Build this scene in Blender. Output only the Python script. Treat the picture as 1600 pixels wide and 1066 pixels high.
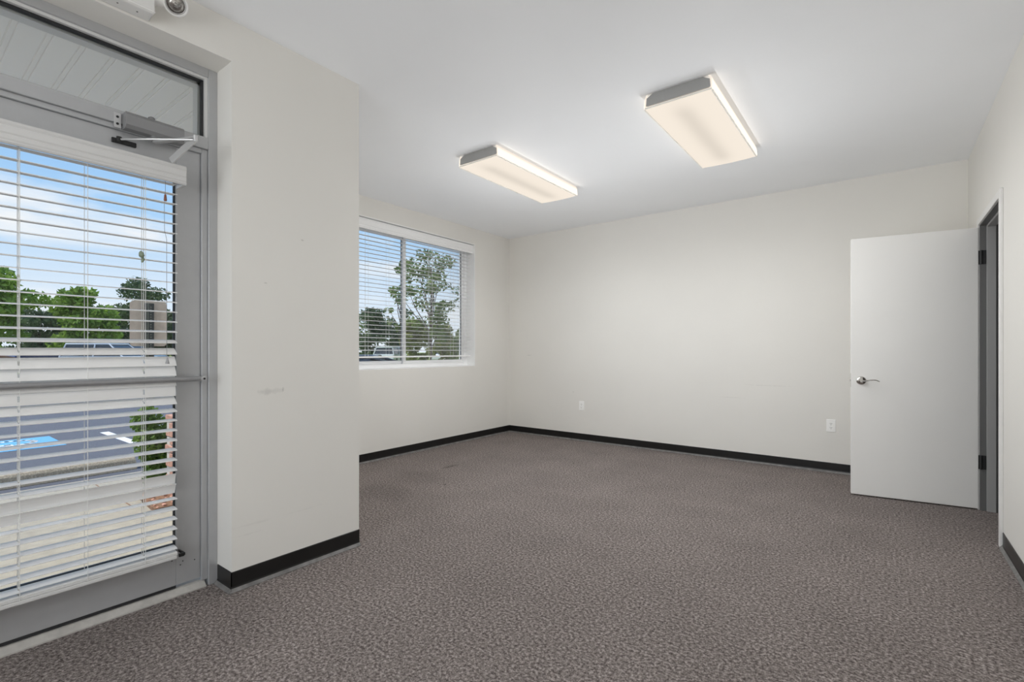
import bpy, bmesh, math, random
from mathutils import Vector, Matrix
random.seed(7)
D = bpy.data
for o in list(D.objects): D.objects.remove(o, do_unlink=True)
SC = bpy.context.scene
COL = SC.collection
R = math.radians
# ------------------------------------------------------------------ camera
F, CY, TH, EYE = 763.1, 547.34, 0.6512, 1.16
cam = D.cameras.new('camera'); camo = D.objects.new('camera', cam); COL.objects.link(camo)
cam.sensor_width = 36.0; cam.sensor_fit = 'HORIZONTAL'; cam.lens = F / 1600 * 36
cam.shift_y = (CY - 533) / 1600
cam.clip_start = 0.02; cam.clip_end = 600
camo.location = (0, 0, EYE); camo.rotation_euler = (R(90), 0, TH)
SC.camera = camo
SC.view_settings.view_transform = 'Standard'; SC.view_settings.look = 'None'
SC.view_settings.exposure = 0.0; SC.view_settings.gamma = 1.0
SC.view_settings.use_curve_mapping = False
SC.cycles.max_bounces = 16; SC.cycles.diffuse_bounces = 12; SC.cycles.transparent_max_bounces = 32
# ------------------------------------------------------------------ light levels
SKY_STRENGTH = 1.08
SUN_STRENGTH = 4.3
LAMP_W = 2.9             # per source of a ceiling lamp (10 sources each)
CEILING_FILL_W = 6.6      # three added fill points in mid-air under each lamp
REAR_TILT = 32.0          # rear fill aimed upward to brighten the ceiling
REAR_FILL_W = 50.0     # added fill light behind the camera
# ------------------------------------------------------------------ world
W = D.worlds.new('sky'); SC.world = W; W.use_nodes = True
nt = W.node_tree; nt.nodes.clear()
def N(t, kind, **kw):
    n = t.nodes.new(kind)
    for k, v in kw.items():
        if k.startswith('i_'):
            key = k[2:]
            n.inputs[int(key) if key.isdigit() else key.replace('_', ' ')].default_value = v
        else: setattr(n, k, v)
    return n
tc = N(nt, 'ShaderNodeTexCoord'); sep = N(nt, 'ShaderNodeSeparateXYZ')
nt.links.new(tc.outputs['Generated'], sep.inputs[0])
ramp = N(nt, 'ShaderNodeValToRGB')
cr = ramp.color_ramp
cr.elements[0].position = 0.0; cr.elements[0].color = (.80, .87, .95, 1)
cr.elements[1].position = 1.0; cr.elements[1].color = (.16, .36, .74, 1)
e = cr.elements.new(.10); e.color = (.70, .82, .96, 1)
e = cr.elements.new(.22); e.color = (.42, .66, .95, 1)
e = cr.elements.new(.36); e.color = (.27, .52, .90, 1)
nt.links.new(sep.outputs['Z'], ramp.inputs[0])
mp = N(nt, 'ShaderNodeMapping'); mp.inputs['Scale'].default_value = (1.2, 1.2, 4.5)
nt.links.new(tc.outputs['Generated'], mp.inputs[0])
nz = N(nt, 'ShaderNodeTexNoise', i_Scale=3.2, i_Detail=6.0, i_Roughness=.55)
nt.links.new(mp.outputs[0], nz.inputs['Vector'])
r2 = N(nt, 'ShaderNodeValToRGB'); r2.color_ramp.elements[0].position = .48; r2.color_ramp.elements[1].position = .72
nt.links.new(nz.outputs['Fac'], r2.inputs[0])
mx = N(nt, 'ShaderNodeMix', data_type='RGBA'); mx.inputs[7].default_value = (.93, .94, .96, 1)
nt.links.new(r2.outputs['Color'], mx.inputs[0]); nt.links.new(ramp.outputs['Color'], mx.inputs[6])
bg = N(nt, 'ShaderNodeBackground'); bg.inputs['Strength'].default_value = SKY_STRENGTH
nt.links.new(mx.outputs[2], bg.inputs['Color'])
wo = N(nt, 'ShaderNodeOutputWorld'); nt.links.new(bg.outputs[0], wo.inputs[0])
# sun, high and behind the building
sl = D.lights.new('sun', 'SUN'); sl.energy = SUN_STRENGTH; sl.angle = R(.6); sl.color = (1, .96, .9)
so = D.objects.new('sun', sl); COL.objects.link(so)
so.rotation_euler = Vector((.38, .40, -.83)).to_track_quat('-Z', 'Y').to_euler()
# added unseen fill light, set in a made-up window behind the camera
al = D.lights.new('rear_fill', 'AREA'); al.shape = 'RECTANGLE'; al.size = 2.7; al.size_y = 2.1
al.energy = REAR_FILL_W; al.color = (.97, .985, 1.0)
ao = D.objects.new('rear_fill', al); COL.objects.link(ao)
ao.location = (-.97, -2.93, 1.25); ao.rotation_euler = (R(90 + REAR_TILT), 0, 0)

# ------------------------------------------------------------------ room numbers
XP = -2.489      # entry wall / pier face
XW = -4.247      # window wall
YB = 5.51        # back wall
XR = .5545       # right wall
YR = -3.0        # rear wall
H = 2.743
Y0, Y1 = 1.048, 1.762   # pier
ZT = 2.546       # top of door recess
G = -.15         # outside ground

# ------------------------------------------------------------------ materials
def mat(name, col, rough=.5, metal=0, spec=.5, nscale=0, namt=0, bump=0, bscale=None, trans=0, detail=3, emit=None, coat=0):
    m = D.materials.new(name); m.use_nodes = True
    t = m.node_tree; b = t.nodes['Principled BSDF']
    b.inputs['Base Color'].default_value = (*col, 1)
    b.inputs['Roughness'].default_value = rough; b.inputs['Metallic'].default_value = metal
    b.inputs['Specular IOR Level'].default_value = spec
    if coat: b.inputs['Coat Weight'].default_value = coat
    c = N(t, 'ShaderNodeTexCoord')
    if namt or nscale:
        n = N(t, 'ShaderNodeTexNoise', i_Scale=nscale or 5, i_Detail=detail)
        t.links.new(c.outputs['Object'], n.inputs['Vector'])
        mr = N(t, 'ShaderNodeMapRange'); mr.inputs[1].default_value = .3; mr.inputs[2].default_value = .7
        mr.inputs[3].default_value = 1 - namt; mr.inputs[4].default_value = 1 + namt
        t.links.new(n.outputs['Fac'], mr.inputs[0])
        v = N(t, 'ShaderNodeVectorMath', operation='SCALE'); v.inputs[0].default_value = col
        t.links.new(mr.outputs[0], v.inputs['Scale']); t.links.new(v.outputs[0], b.inputs['Base Color'])
    if bump:
        n2 = N(t, 'ShaderNodeTexNoise', i_Scale=bscale or 60, i_Detail=2.0)
        t.links.new(c.outputs['Object'], n2.inputs['Vector'])
        bp = N(t, 'ShaderNodeBump', i_Strength=bump, i_Distance=.002)
        t.links.new(n2.outputs['Fac'], bp.inputs['Height']); t.links.new(bp.outputs[0], b.inputs['Normal'])
    if trans:
        tr = N(t, 'ShaderNodeBsdfTranslucent'); tr.inputs[0].default_value = (*col, 1)
        ms = N(t, 'ShaderNodeMixShader'); ms.inputs[0].default_value = trans
        t.links.new(b.outputs[0], ms.inputs[1]); t.links.new(tr.outputs[0], ms.inputs[2])
        t.links.new(ms.outputs[0], t.nodes['Material Output'].inputs[0])
    return m

def mat_wall(name, col, marks=()):
    """eggshell paint with faint roller texture and a few scuffs (centre, radii, strength)"""
    m = mat(name, col, .55, spec=.25, nscale=1.7, namt=.012, bump=.05, bscale=260)
    t = m.node_tree; b = t.nodes['Principled BSDF']
    src = b.inputs['Base Color'].links[0].from_socket
    c = N(t, 'ShaderNodeTexCoord')
    for ctr, rad, amt in marks:
        sub = N(t, 'ShaderNodeVectorMath', operation='SUBTRACT'); sub.inputs[1].default_value = ctr
        t.links.new(c.outputs['Object'], sub.inputs[0])
        dv = N(t, 'ShaderNodeVectorMath', operation='DIVIDE'); dv.inputs[1].default_value = rad
        t.links.new(sub.outputs[0], dv.inputs[0])
        ln = N(t, 'ShaderNodeVectorMath', operation='LENGTH'); t.links.new(dv.outputs[0], ln.inputs[0])
        n = N(t, 'ShaderNodeTexNoise', i_Scale=38.0, i_Detail=3.0); t.links.new(c.outputs['Object'], n.inputs['Vector'])
        a = N(t, 'ShaderNodeMath', operation='MULTIPLY_ADD'); a.inputs[1].default_value = 1.6; a.inputs[2].default_value = -.5
        t.links.new(n.outputs['Fac'], a.inputs[0])
        ad = N(t, 'ShaderNodeMath', operation='ADD'); t.links.new(a.outputs[0], ad.inputs[0]); t.links.new(ln.outputs['Value'], ad.inputs[1])
        mr = N(t, 'ShaderNodeMapRange'); mr.inputs[1].default_value = .45; mr.inputs[2].default_value = 1.2
        mr.inputs[3].default_value = 1 - amt; mr.inputs[4].default_value = 1
        t.links.new(ad.outputs[0], mr.inputs[0])
        s = N(t, 'ShaderNodeVectorMath', operation='SCALE'); t.links.new(src, s.inputs[0]); t.links.new(mr.outputs[0], s.inputs['Scale'])
        src = s.outputs[0]
    t.links.new(src, b.inputs['Base Color'])
    return m

WALLC = (.79, .773, .733)
M = {}
M['wall'] = mat_wall('greige_paint', WALLC)
M['wall_entry'] = mat_wall('greige_paint_scuffed', WALLC, [
    ((XP, 1.225, .95), (.05, .085, .022), .16), ((XP, 1.30, .955), (.05, .008, .016), .22),
    ((XP, 1.15, .30), (.05, .12, .008), .05), ((XP, 1.12, .255), (.05, .09, .006), .06), ((XP, 1.42, .30), (.05, .16, .005), .045),
    ((XP, 1.405, 1.752), (.05, .012, .006), .3), ((XP, 1.21, 1.50), (.05, .010, .005), .2)])
M['wall_back'] = mat_wall('greige_paint_back', WALLC, [
    ((-3.9, YB, 1.09), (.06, .03, .008), .2), ((-.95, YB, .80), (.3, .05, .006), .1), ((-1.3, YB, .66), (.18, .05, .005), .1),
    ((-3.2, YB, .62), (.015, .05, .01), .15), ((-4.1, YB, 1.85), (.012, .05, .006), .25)])
M['ceiling'] = mat_wall('ceiling_paint', (.925, .942, .965))
M['reveal_white'] = mat('white_trim_paint', (.95, .95, .94), .45)
M['jamb_deep_shade'] = mat('shade_toned_jamb_lining', (.12, .12, .117), .45)  # shade inside the door frame, put into the lining colour
M['jamb_soft_shade'] = mat('shade_toned_door_stop', (.34, .34, .335), .45)  # stop colour darkened less, standing for the softer shade there
M['jamb'] = mat('greige_painted_door_casing', (.80, .79, .77), .4, nscale=9, namt=.02)
M['leaf'] = mat('door_leaf_paint', (.86, .85, .825), .42, spec=.35, nscale=2.2, namt=.014, bump=.03, bscale=180)
M['base'] = mat('black_vinyl_base', (.008, .0077, .0075), .32, spec=.5, nscale=14, namt=.2)
M['toe'] = mat('scuffed_lit_base_toe', (.17, .163, .157), .5, nscale=20, namt=.3)  # scuffed grey, with light caught along the toe put into the colour
M['alu'] = mat('anodised_aluminium', (.47, .475, .485), .42, metal=.35, nscale=18, namt=.02)
M['alu_dark'] = mat('dark_aluminium', (.22, .22, .225), .4, metal=.4, nscale=18, namt=.02)
M['bar'] = mat('satin_grey_bar', (.30, .30, .305), .35, metal=.4)
M['gasket'] = mat('black_gasket', (.02, .02, .022), .6)
M['alu_light'] = mat('mill_aluminium', (.74, .74, .73), .4, metal=.2)
M['threshold'] = mat('worn_threshold_aluminium', (.50, .48, .45), .55, metal=.2, nscale=25, namt=.12)
M['slat'] = mat('white_vinyl_slat', (.93, .925, .915), .4, trans=.42)
M['slat_door'] = mat('white_door_slat', (.90, .895, .885), .4, trans=.16)
M['vinyl'] = mat('white_vinyl', (.62, .615, .605), .4, nscale=6, namt=.01)
M['winvinyl'] = mat('white_window_vinyl', (.93, .93, .93), .35)
M['cord'] = mat('white_cord', (.9, .9, .88), .7, trans=.3)
M['wood'] = mat('brown_tassel_wood', (.22, .08, .045), .4, nscale=40, namt=.3)
M['greytassel'] = mat('grey_tassel_plastic', (.33, .33, .34), .4)
M['greentassel'] = mat('green_tassel_plastic', (.22, .27, .2), .5)
M['black'] = mat('black_steel', (.012, .012, .012), .45)
M['chrome'] = mat('polished_nickel', (.62, .60, .57), .16, metal=1)
M['closer'] = mat('closer_grey_enamel', (.27, .27, .275), .4, metal=.3)
M['steel'] = mat('arm_steel', (.60, .60, .60), .35, metal=.6)
M['plate'] = mat('white_cover_plate', (.93, .925, .905), .35)
M['slot'] = mat('outlet_slot', (.10, .095, .09), .6)
M['emplastic'] = mat('offwhite_thermoplastic', (.74, .73, .71), .45)
M['reflector'] = mat('silver_reflector', (.7, .7, .7), .12, metal=1, nscale=60, namt=.35)
M['lampcap'] = mat('grey_end_cap', (.36, .36, .355), .45)
M['lamphouse'] = mat('white_lamp_housing', (.8, .8, .8), .4)
M['soffit'] = mat('white_vinyl_soffit', (.95, .945, .93), .5)
M['brick'] = mat('pink_brick', (.50, .27, .20), .85, nscale=30, namt=.25, bump=.4, bscale=90)
M['mortar'] = mat('mortar', (.55, .52, .47), .9)
M['concrete'] = mat('concrete_walk', (.37, .335, .275), .9, nscale=14, namt=.1, bump=.3, bscale=120, detail=8)
M['stopc'] = mat('speckled_concrete', (.43, .36, .27), .9, nscale=70, namt=.35, bump=.5, bscale=70, detail=6)
M['asphalt'] = mat('asphalt', (.092, .098, .122), .9, nscale=90, namt=.28, detail=8)
M['paint_white'] = mat('white_road_paint', (.75, .76, .78), .8, nscale=50, namt=.08)
M['paint_blue'] = mat('blue_road_paint', (.12, .38, .62), .8, nscale=50, namt=.1)
M['grass'] = mat('lawn', (.24, .30, .07), .95, nscale=2.5, namt=.35, detail=8)
M['mulch'] = mat('bark_mulch', (.22, .12, .07), .95, nscale=40, namt=.5, bump=.6, bscale=40)
M['bark'] = mat('tree_bark', (.17, .13, .10), .9, nscale=12, namt=.35)
M['signback'] = mat('sign_back', (.58, .48, .39), .5, metal=.1, nscale=16, namt=.12)
M['signpost'] = mat('green_black_post', (.030, .036, .034), .6)
M['postlight'] = mat('post_web', (.24, .25, .20), .6)
M['rubber'] = mat('tyre', (.02, .02, .02), .8)
M['carglass'] = mat('car_glass', (.02, .025, .03), .08, spec=.8)
M['carwhite'] = mat('white_car_paint', (.75, .76, .78), .25, coat=.5)
M['carblack'] = mat('black_car_paint', (.012, .013, .017), .2, coat=.5)
M['carred'] = mat('maroon_car_paint', (.10, .025, .025), .25, coat=.5)
M['carblue'] = mat('navy_car_paint', (.025, .035, .12), .25, coat=.5)
M['vanyellow'] = mat('yellow_van_paint', (.75, .60, .03), .4)
M['hubcap'] = mat('alloy', (.45, .45, .46), .3, metal=.8)
M['barrel'] = mat('dark_barrel', (.03, .03, .04), .6)
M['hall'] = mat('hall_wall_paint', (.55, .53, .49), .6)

def mat_leaves(name, a, b, scale=1.2):
    m = D.materials.new(name); m.use_nodes = True; t = m.node_tree
    bs = t.nodes['Principled BSDF']; bs.inputs['Roughness'].default_value = .6; bs.inputs['Specular IOR Level'].default_value = .25
    g = N(t, 'ShaderNodeTexCoord'); n = N(t, 'ShaderNodeTexNoise', i_Scale=scale, i_Detail=5.0)
    t.links.new(g.outputs['Object'], n.inputs['Vector'])
    r = N(t, 'ShaderNodeValToRGB'); r.color_ramp.elements[0].position = .35; r.color_ramp.elements[1].position = .68
    r.color_ramp.elements[0].color = (*a, 1); r.color_ramp.elements[1].color = (*b, 1)
    t.links.new(n.outputs['Fac'], r.inputs[0]); t.links.new(r.outputs[0], bs.inputs['Base Color'])
    tr = N(t, 'ShaderNodeBsdfTranslucent'); t.links.new(r.outputs[0], tr.inputs[0])
    ms = N(t, 'ShaderNodeMixShader'); ms.inputs[0].default_value = .3
    t.links.new(bs.outputs[0], ms.inputs[1]); t.links.new(tr.outputs[0], ms.inputs[2])
    t.links.new(ms.outputs[0], t.nodes['Material Output'].inputs[0])
    return m
M['leaf_bright'] = mat_leaves('bright_leaves', (.10, .20, .03), (.34, .48, .08))
M['leaf_mid'] = mat_leaves('mid_leaves', (.07, .13, .035), (.24, .32, .08))
M['leaf_dark'] = mat_leaves('dark_leaves', (.035, .07, .035), (.13, .19, .09))
M['leaf_olive'] = mat_leaves('olive_leaves', (.12, .15, .04), (.34, .36, .11))
M['leaf_shrub'] = mat_leaves('shrub_leaves', (.06, .14, .02), (.26, .40, .07), 6)

def mat_glass():
    m = D.materials.new('window_glass'); m.use_nodes = True; t = m.node_tree; t.nodes.clear()
    tr = N(t, 'ShaderNodeBsdfTransparent'); tr.inputs[0].default_value = (.97, .98, .98, 1)
    gl = N(t, 'ShaderNodeBsdfGlossy', i_Roughness=.02)
    fr = N(t, 'ShaderNodeFresnel', i_IOR=1.35)
    ms = N(t, 'ShaderNodeMixShader'); o = N(t, 'ShaderNodeOutputMaterial')
    t.links.new(fr.outputs[0], ms.inputs[0]); t.links.new(tr.outputs[0], ms.inputs[1]); t.links.new(gl.outputs[0], ms.inputs[2])
    t.links.new(ms.outputs[0], o.inputs[0]); return m
M['glass'] = mat_glass()

def mat_lens():
    """lit acrylic wrap lens: luminance is a little lower between the two tubes"""
    m = D.materials.new('lit_acrylic_lens'); m.use_nodes = True; t = m.node_tree; t.nodes.clear()
    c = N(t, 'ShaderNodeTexCoord'); s = N(t, 'ShaderNodeSeparateXYZ'); t.links.new(c.outputs['Object'], s.inputs[0])
    def gauss(off, wid):
        a = N(t, 'ShaderNodeMath', operation='ADD'); a.inputs[1].default_value = -off; t.links.new(s.outputs['X'], a.inputs[0])
        d = N(t, 'ShaderNodeMath', operation='DIVIDE'); d.inputs[1].default_value = wid; t.links.new(a.outputs[0], d.inputs[0])
        p = N(t, 'ShaderNodeMath', operation='MULTIPLY'); t.links.new(d.outputs[0], p.inputs[0]); t.links.new(d.outputs[0], p.inputs[1])
        n = N(t, 'ShaderNodeMath', operation='MULTIPLY'); n.inputs[1].default_value = -1; t.links.new(p.outputs[0], n.inputs[0])
        ex = N(t, 'ShaderNodeMath', operation='EXPONENT'); t.links.new(n.outputs[0], ex.inputs[0]); return ex.outputs[0]
    fy = N(t, 'ShaderNodeMath', operation='ABSOLUTE'); t.links.new(s.outputs['Y'], fy.inputs[0])
    fade = N(t, 'ShaderNodeMapRange', interpolation_type='SMOOTHSTEP'); fade.inputs[1].default_value = .40; fade.inputs[2].default_value = .60; fade.inputs[3].default_value = .17; fade.inputs[4].default_value = .03
    t.links.new(fy.outputs[0], fade.inputs[0])
    ml = N(t, 'ShaderNodeMath', operation='MULTIPLY'); t.links.new(gauss(-.01, .065), ml.inputs[0]); t.links.new(fade.outputs[0], ml.inputs[1])
    st = N(t, 'ShaderNodeMath', operation='SUBTRACT'); st.inputs[0].default_value = .975; t.links.new(ml.outputs[0], st.inputs[1])
    em = N(t, 'ShaderNodeEmission'); em.inputs[0].default_value = (.955, .86, .745, 1); ax = N(t, 'ShaderNodeMath', operation='ABSOLUTE'); t.links.new(s.outputs['X'], ax.inputs[0])
    sd_ = N(t, 'ShaderNodeMapRange'); sd_.inputs[1].default_value = .196; sd_.inputs[2].default_value = .204; sd_.inputs[3].default_value = 1.0; sd_.inputs[4].default_value = 1.35
    t.links.new(ax.outputs[0], sd_.inputs[0])      # the wrap sides sit closest to the tubes
    mm = N(t, 'ShaderNodeMath', operation='MULTIPLY'); t.links.new(st.outputs[0], mm.inputs[0]); t.links.new(sd_.outputs[0], mm.inputs[1]); t.links.new(mm.outputs[0], em.inputs[1])
    o = N(t, 'ShaderNodeOutputMaterial'); t.links.new(em.outputs[0], o.inputs[0]); return m
M['lens'] = mat_lens()
M['acryl_edge'] = mat('acrylic_edge', (.93, .90, .84), .4)

def mat_carpet():
    m = D.materials.new('loop_carpet'); m.use_nodes = True; t = m.node_tree; b = t.nodes['Principled BSDF']
    b.inputs['Roughness'].default_value = .95; b.inputs['Specular IOR Level'].default_value = .1
    c = N(t, 'ShaderNodeTexCoord')
    n1 = N(t, 'ShaderNodeTexNoise', i_Scale=78.0, i_Detail=5.0, i_Roughness=.80); t.links.new(c.outputs['Object'], n1.inputs['Vector'])
    r = N(t, 'ShaderNodeValToRGB'); cr = r.color_ramp
    cr.elements[0].position = .37; cr.elements[0].color = (.055, .045, .041, 1)
    cr.elements[1].position = .63; cr.elements[1].color = (.45, .40, .375, 1)
    e = cr.elements.new(.5); e.color = (.195, .167, .156, 1)
    t.links.new(n1.outputs['Fac'], r.inputs[0])
    n2 = N(t, 'ShaderNodeTexNoise', i_Scale=2.3, i_Detail=5.0, i_Roughness=.6); t.links.new(c.outputs['Object'], n2.inputs['Vector'])
    mr = N(t, 'ShaderNodeMapRange'); mr.inputs[1].default_value = .3; mr.inputs[2].default_value = .7; mr.inputs[3].default_value = .90; mr.inputs[4].default_value = 1.08
    t.links.new(n2.outputs['Fac'], mr.inputs[0])
    s = N(t, 'ShaderNodeVectorMath', operation='SCALE'); t.links.new(r.outputs[0], s.inputs[0]); t.links.new(mr.outputs[0], s.inputs['Scale'])
    src = s.outputs[0]
    for ctr, rad, amt in [((-3.24, 2.55, 0), (.32, .2, 1), .14), ((-3.42, 3.03, 0), (.3, .22, 1), .10), ((-3.44, 3.5, 0), (.035, .12, 1), .35),
                          ((-3.02, 3.0, 0), (.02, .02, 1), .45), ((-2.3, .55, 0), (.45, .6, 1), .18)]:
        sub = N(t, 'ShaderNodeVectorMath', operation='SUBTRACT'); sub.inputs[1].default_value = ctr; t.links.new(c.outputs['Object'], sub.inputs[0])
        dv = N(t, 'ShaderNodeVectorMath', operation='DIVIDE'); dv.inputs[1].default_value = rad; t.links.new(sub.outputs[0], dv.inputs[0])
        ln = N(t, 'ShaderNodeVectorMath', operation='LENGTH'); t.links.new(dv.outputs[0], ln.inputs[0])
        q = N(t, 'ShaderNodeMapRange', interpolation_type='SMOOTHSTEP'); q.inputs[1].default_value = .3; q.inputs[2].default_value = 1.2; q.inputs[3].default_value = 1 - amt; q.inputs[4].default_value = 1
        t.links.new(ln.outputs['Value'], q.inputs[0])
        s = N(t, 'ShaderNodeVectorMath', operation='SCALE'); t.links.new(src, s.inputs[0]); t.links.new(q.outputs[0], s.inputs['Scale']); src = s.outputs[0]
    t.links.new(src, b.inputs['Base Color'])
    bp = N(t, 'ShaderNodeBump', i_Strength=.25, i_Distance=.004); t.links.new(n1.outputs['Fac'], bp.inputs['Height']); t.links.new(bp.outputs[0], b.inputs['Normal'])
    return m
M['carpet'] = mat_carpet()

# ------------------------------------------------------------------ mesh helpers
def bmn(): return bmesh.new()
def box(bm, x0, x1, y0, y1, z0, z1, bev=0, seg=1):
    vs = [bm.verts.new((x, y, z)) for x in (x0, x1) for y in (y0, y1) for z in (z0, z1)]
    fs = [(0, 1, 3, 2), (4, 6, 7, 5), (0, 4, 5, 1), (2, 3, 7, 6), (0, 2, 6, 4), (1, 5, 7, 3)]
    fl = [bm.faces.new([vs[i] for i in f]) for f in fs]
    if bev:
        ed = list({e for f in fl for e in f.edges})
        bmesh.ops.bevel(bm, geom=ed, offset=bev, segments=seg, affect='EDGES', profile=.5)
    return bm
def basis(d):
    d = Vector(d).normalized(); up = Vector((0, 0, 1)) if abs(d.z) < .95 else Vector((1, 0, 0))
    a = d.cross(up).normalized(); b = a.cross(d).normalized(); return d, a, b
def tube(bm, pts, r, n=8, cap=True, flat=1.0):
    """swept tube through pts; r scalar or list; flat squashes the second axis"""
    pts = [Vector(p) for p in pts]; rings = []
    for i, p in enumerate(pts):
        d = (pts[min(i + 1, len(pts) - 1)] - pts[max(i - 1, 0)])
        _, a, b = basis(d); rr = r[i] if isinstance(r, (list, tuple)) else r
        rings.append([bm.verts.new(p + a * math.cos(2 * math.pi * k / n) * rr + b * math.sin(2 * math.pi * k / n) * rr * flat) for k in range(n)])
    for i in range(len(rings) - 1):
        for k in range(n):
            bm.faces.new((rings[i][k], rings[i][(k + 1) % n], rings[i + 1][(k + 1) % n], rings[i + 1][k]))
    if cap: bm.faces.new(rings[0][::-1]); bm.faces.new(rings[-1])
    return bm
def lathe(bm, c, d, prof, n=24, cap0=True):
    """prof: list of (distance along d, radius)"""
    c = Vector(c); d, a, b = basis(d); rings = []
    for s, r in prof:
        rings.append([bm.verts.new(c + d * s + (a * math.cos(2 * math.pi * k / n) + b * math.sin(2 * math.pi * k / n)) * max(r, 1e-4)) for k in range(n)])
    for i in range(len(rings) - 1):
        for k in range(n): bm.faces.new((rings[i][k], rings[i][(k + 1) % n], rings[i + 1][(k + 1) % n], rings[i + 1][k]))
    if cap0: bm.faces.new(rings[0][::-1])
    bm.faces.new(rings[-1]); return bm
def prism(bm, poly, fn, a0, a1):
    """extrude 2-D polygon; fn(u, v, a) -> xyz"""
    r0 = [bm.verts.new(fn(u, v, a0)) for u, v in poly]; r1 = [bm.verts.new(fn(u, v, a1)) for u, v in poly]
    n = len(poly)
    for i in range(n): bm.faces.new((r0[i], r0[(i + 1) % n], r1[(i + 1) % n], r1[i]))
    bm.faces.new(r0[::-1]); bm.faces.new(r1); return bm
def obj(name, bm, m, parent=None, loc=None, smooth=False, label=None):
    bmesh.ops.recalc_face_normals(bm, faces=bm.faces)
    if parent is not None: org = Vector(parent['_o'])
    else: org = Vector(loc) if loc is not None else Vector((0, 0, 0))
    bmesh.ops.translate(bm, verts=bm.verts, vec=-org)
    me = D.meshes.new(name); bm.to_mesh(me); bm.free()
    me.materials.append(M[m] if isinstance(m, str) else m)
    if smooth:
        me.polygons.foreach_set('use_smooth', [True] * len(me.polygons))
        try: me.set_sharp_from_angle(angle=R(40))
        except Exception: pass
    o = D.objects.new(name, me); COL.objects.link(o)
    if parent is not None: o.parent = parent
    else: o.location = org
    o['_o'] = tuple(org)
    if label: o['label'] = label
    return o
def thing(name, label, cat, loc=(0, 0, 0), group=None):
    o = D.objects.new(name, None); COL.objects.link(o); o.location = loc; o.empty_display_size = .1
    o['_o'] = tuple(loc); o['label'] = label; o['category'] = cat
    if group: o['group'] = group
    return o
def struct(name, bm, m, label=None, cat=None, **k):
    o = obj(name, bm, m, **k)
    if o.parent is None:
        o['kind'] = 'structure'
        o['label'] = label or name.replace('_', ' '); o['category'] = cat or name.split('_')[0]
    return o
def copy_part(src, parent, loc, rot=(0, 0, 0), name=None):
    c = src.copy(); COL.objects.link(c); c.parent = parent; c.location = loc; c.rotation_euler = rot; return c

# ================================================================== SETTING
b = bmn(); box(b, -2.735, XR + .1, YR, 1.55, -.08, 0); box(b, XW - .2, XR + .1, 1.55, YB + .1, -.08, 0); struct('floor', b, 'carpet', 'grey brown speckled loop carpet over the whole room', 'carpet floor')
b = bmn(); box(b, -2.80, XR + .12, YR - .1, 1.55, H, H + .12); box(b, XW - .26, XR + .12, 1.55, YB + .12, H, H + .12); struct('ceiling', b, 'ceiling', 'flat white painted ceiling with two lit lamps', 'ceiling')
# entry wall: pier, header above door recess, wall on the near side of the door
YD0 = -.045   # near side of door opening
b = bmn()
XO = -2.80
box(b, XO, XP, Y0, Y1, 0, H); box(b, XW - .26, XO, Y1 - .26, Y1, 0, H)
box(b, XO, XP, YD0, Y0, ZT, H)
box(b, XO, XP, YR, YD0, 0, H)
struct('wall_left', b, 'wall_entry', 'greige painted wall with pier beside the glass entry door', 'wall')
# window wall
WY0, WY1, WZ0, WZ1 = 2.70, 4.774, .955, 2.54
b = bmn(); XO2 = XW - .26
box(b, XO2, XW, Y1, WY0, 0, H); box(b, XO2, XW, WY1, YB, 0, H)
box(b, XO2, XW, WY0, WY1, 0, WZ0); box(b, XO2, XW, WY0, WY1, WZ1, H)
struct('wall_window', b, 'wall', 'greige wall around the window with white blinds', 'wall')
b = bmn(); box(b, XW - .26, XR + .12, YB, YB + .12, 0, H); struct('wall_back', b, 'wall_back', 'long plain greige back wall with two outlets', 'wall')
# right wall with door opening
DY0, DY1, DZ = 4.06, 4.872, 2.062
b = bmn(); XR2 = XR + .12
box(b, XR, XR2, YR, DY0 - .02, 0, H); box(b, XR, XR2, DY1 + .02, YB, 0, H); box(b, XR, XR2, DY0 - .02, DY1 + .02, DZ + .02, H)
struct('wall_right', b, 'wall', 'greige right wall pierced by the inner doorway', 'wall')
# rear wall, with a made-up window opening to hold the fill light
b = bmn()
box(b, XP, -2.35, YR - .1, YR, 0, H); box(b, .41, XR, YR - .1, YR, 0, H); box(b, -2.35, .41, YR - .1, YR, 0, .2); box(b, -2.35, .41, YR - .1, YR, 2.34, H)
struct('wall_rear', b, 'wall', 'greige wall behind the camera around an added window', 'wall')
b = bmn(); y = YR - .06
for x in (-2.35, -1.45, -.52, .36): box(b, x, x + .05, y, y + .05, .2, 2.34)
box(b, -2.35, .41, y, y + .05, .2, .25); box(b, -2.35, .41, y, y + .05, 2.29, 2.34)
w3 = struct('window_added', b, 'alu', 'added unseen window behind the camera for the fill light', 'window')
b = bmn(); box(b, -2.33, .40, y + .02, y + .028, .22, 2.32); obj('pane', b, 'glass', w3)
# hall behind inner door
b = bmn(); X2 = XR2
box(b, X2, 2.3, 3.1, 5.7, -.08, 0); struct('floor_hall', b, 'carpet', 'carpet in the dim hall beyond the inner door', 'carpet floor')
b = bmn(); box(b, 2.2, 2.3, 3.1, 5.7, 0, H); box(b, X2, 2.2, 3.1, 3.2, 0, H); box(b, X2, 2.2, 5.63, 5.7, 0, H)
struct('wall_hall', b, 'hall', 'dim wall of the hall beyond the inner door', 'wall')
b = bmn(); box(b, X2, 2.3, 3.1, 5.7, H, H + .1); struct('ceiling_hall', b, 'ceiling', 'ceiling of the hall beyond the inner door', 'ceiling')

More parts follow.
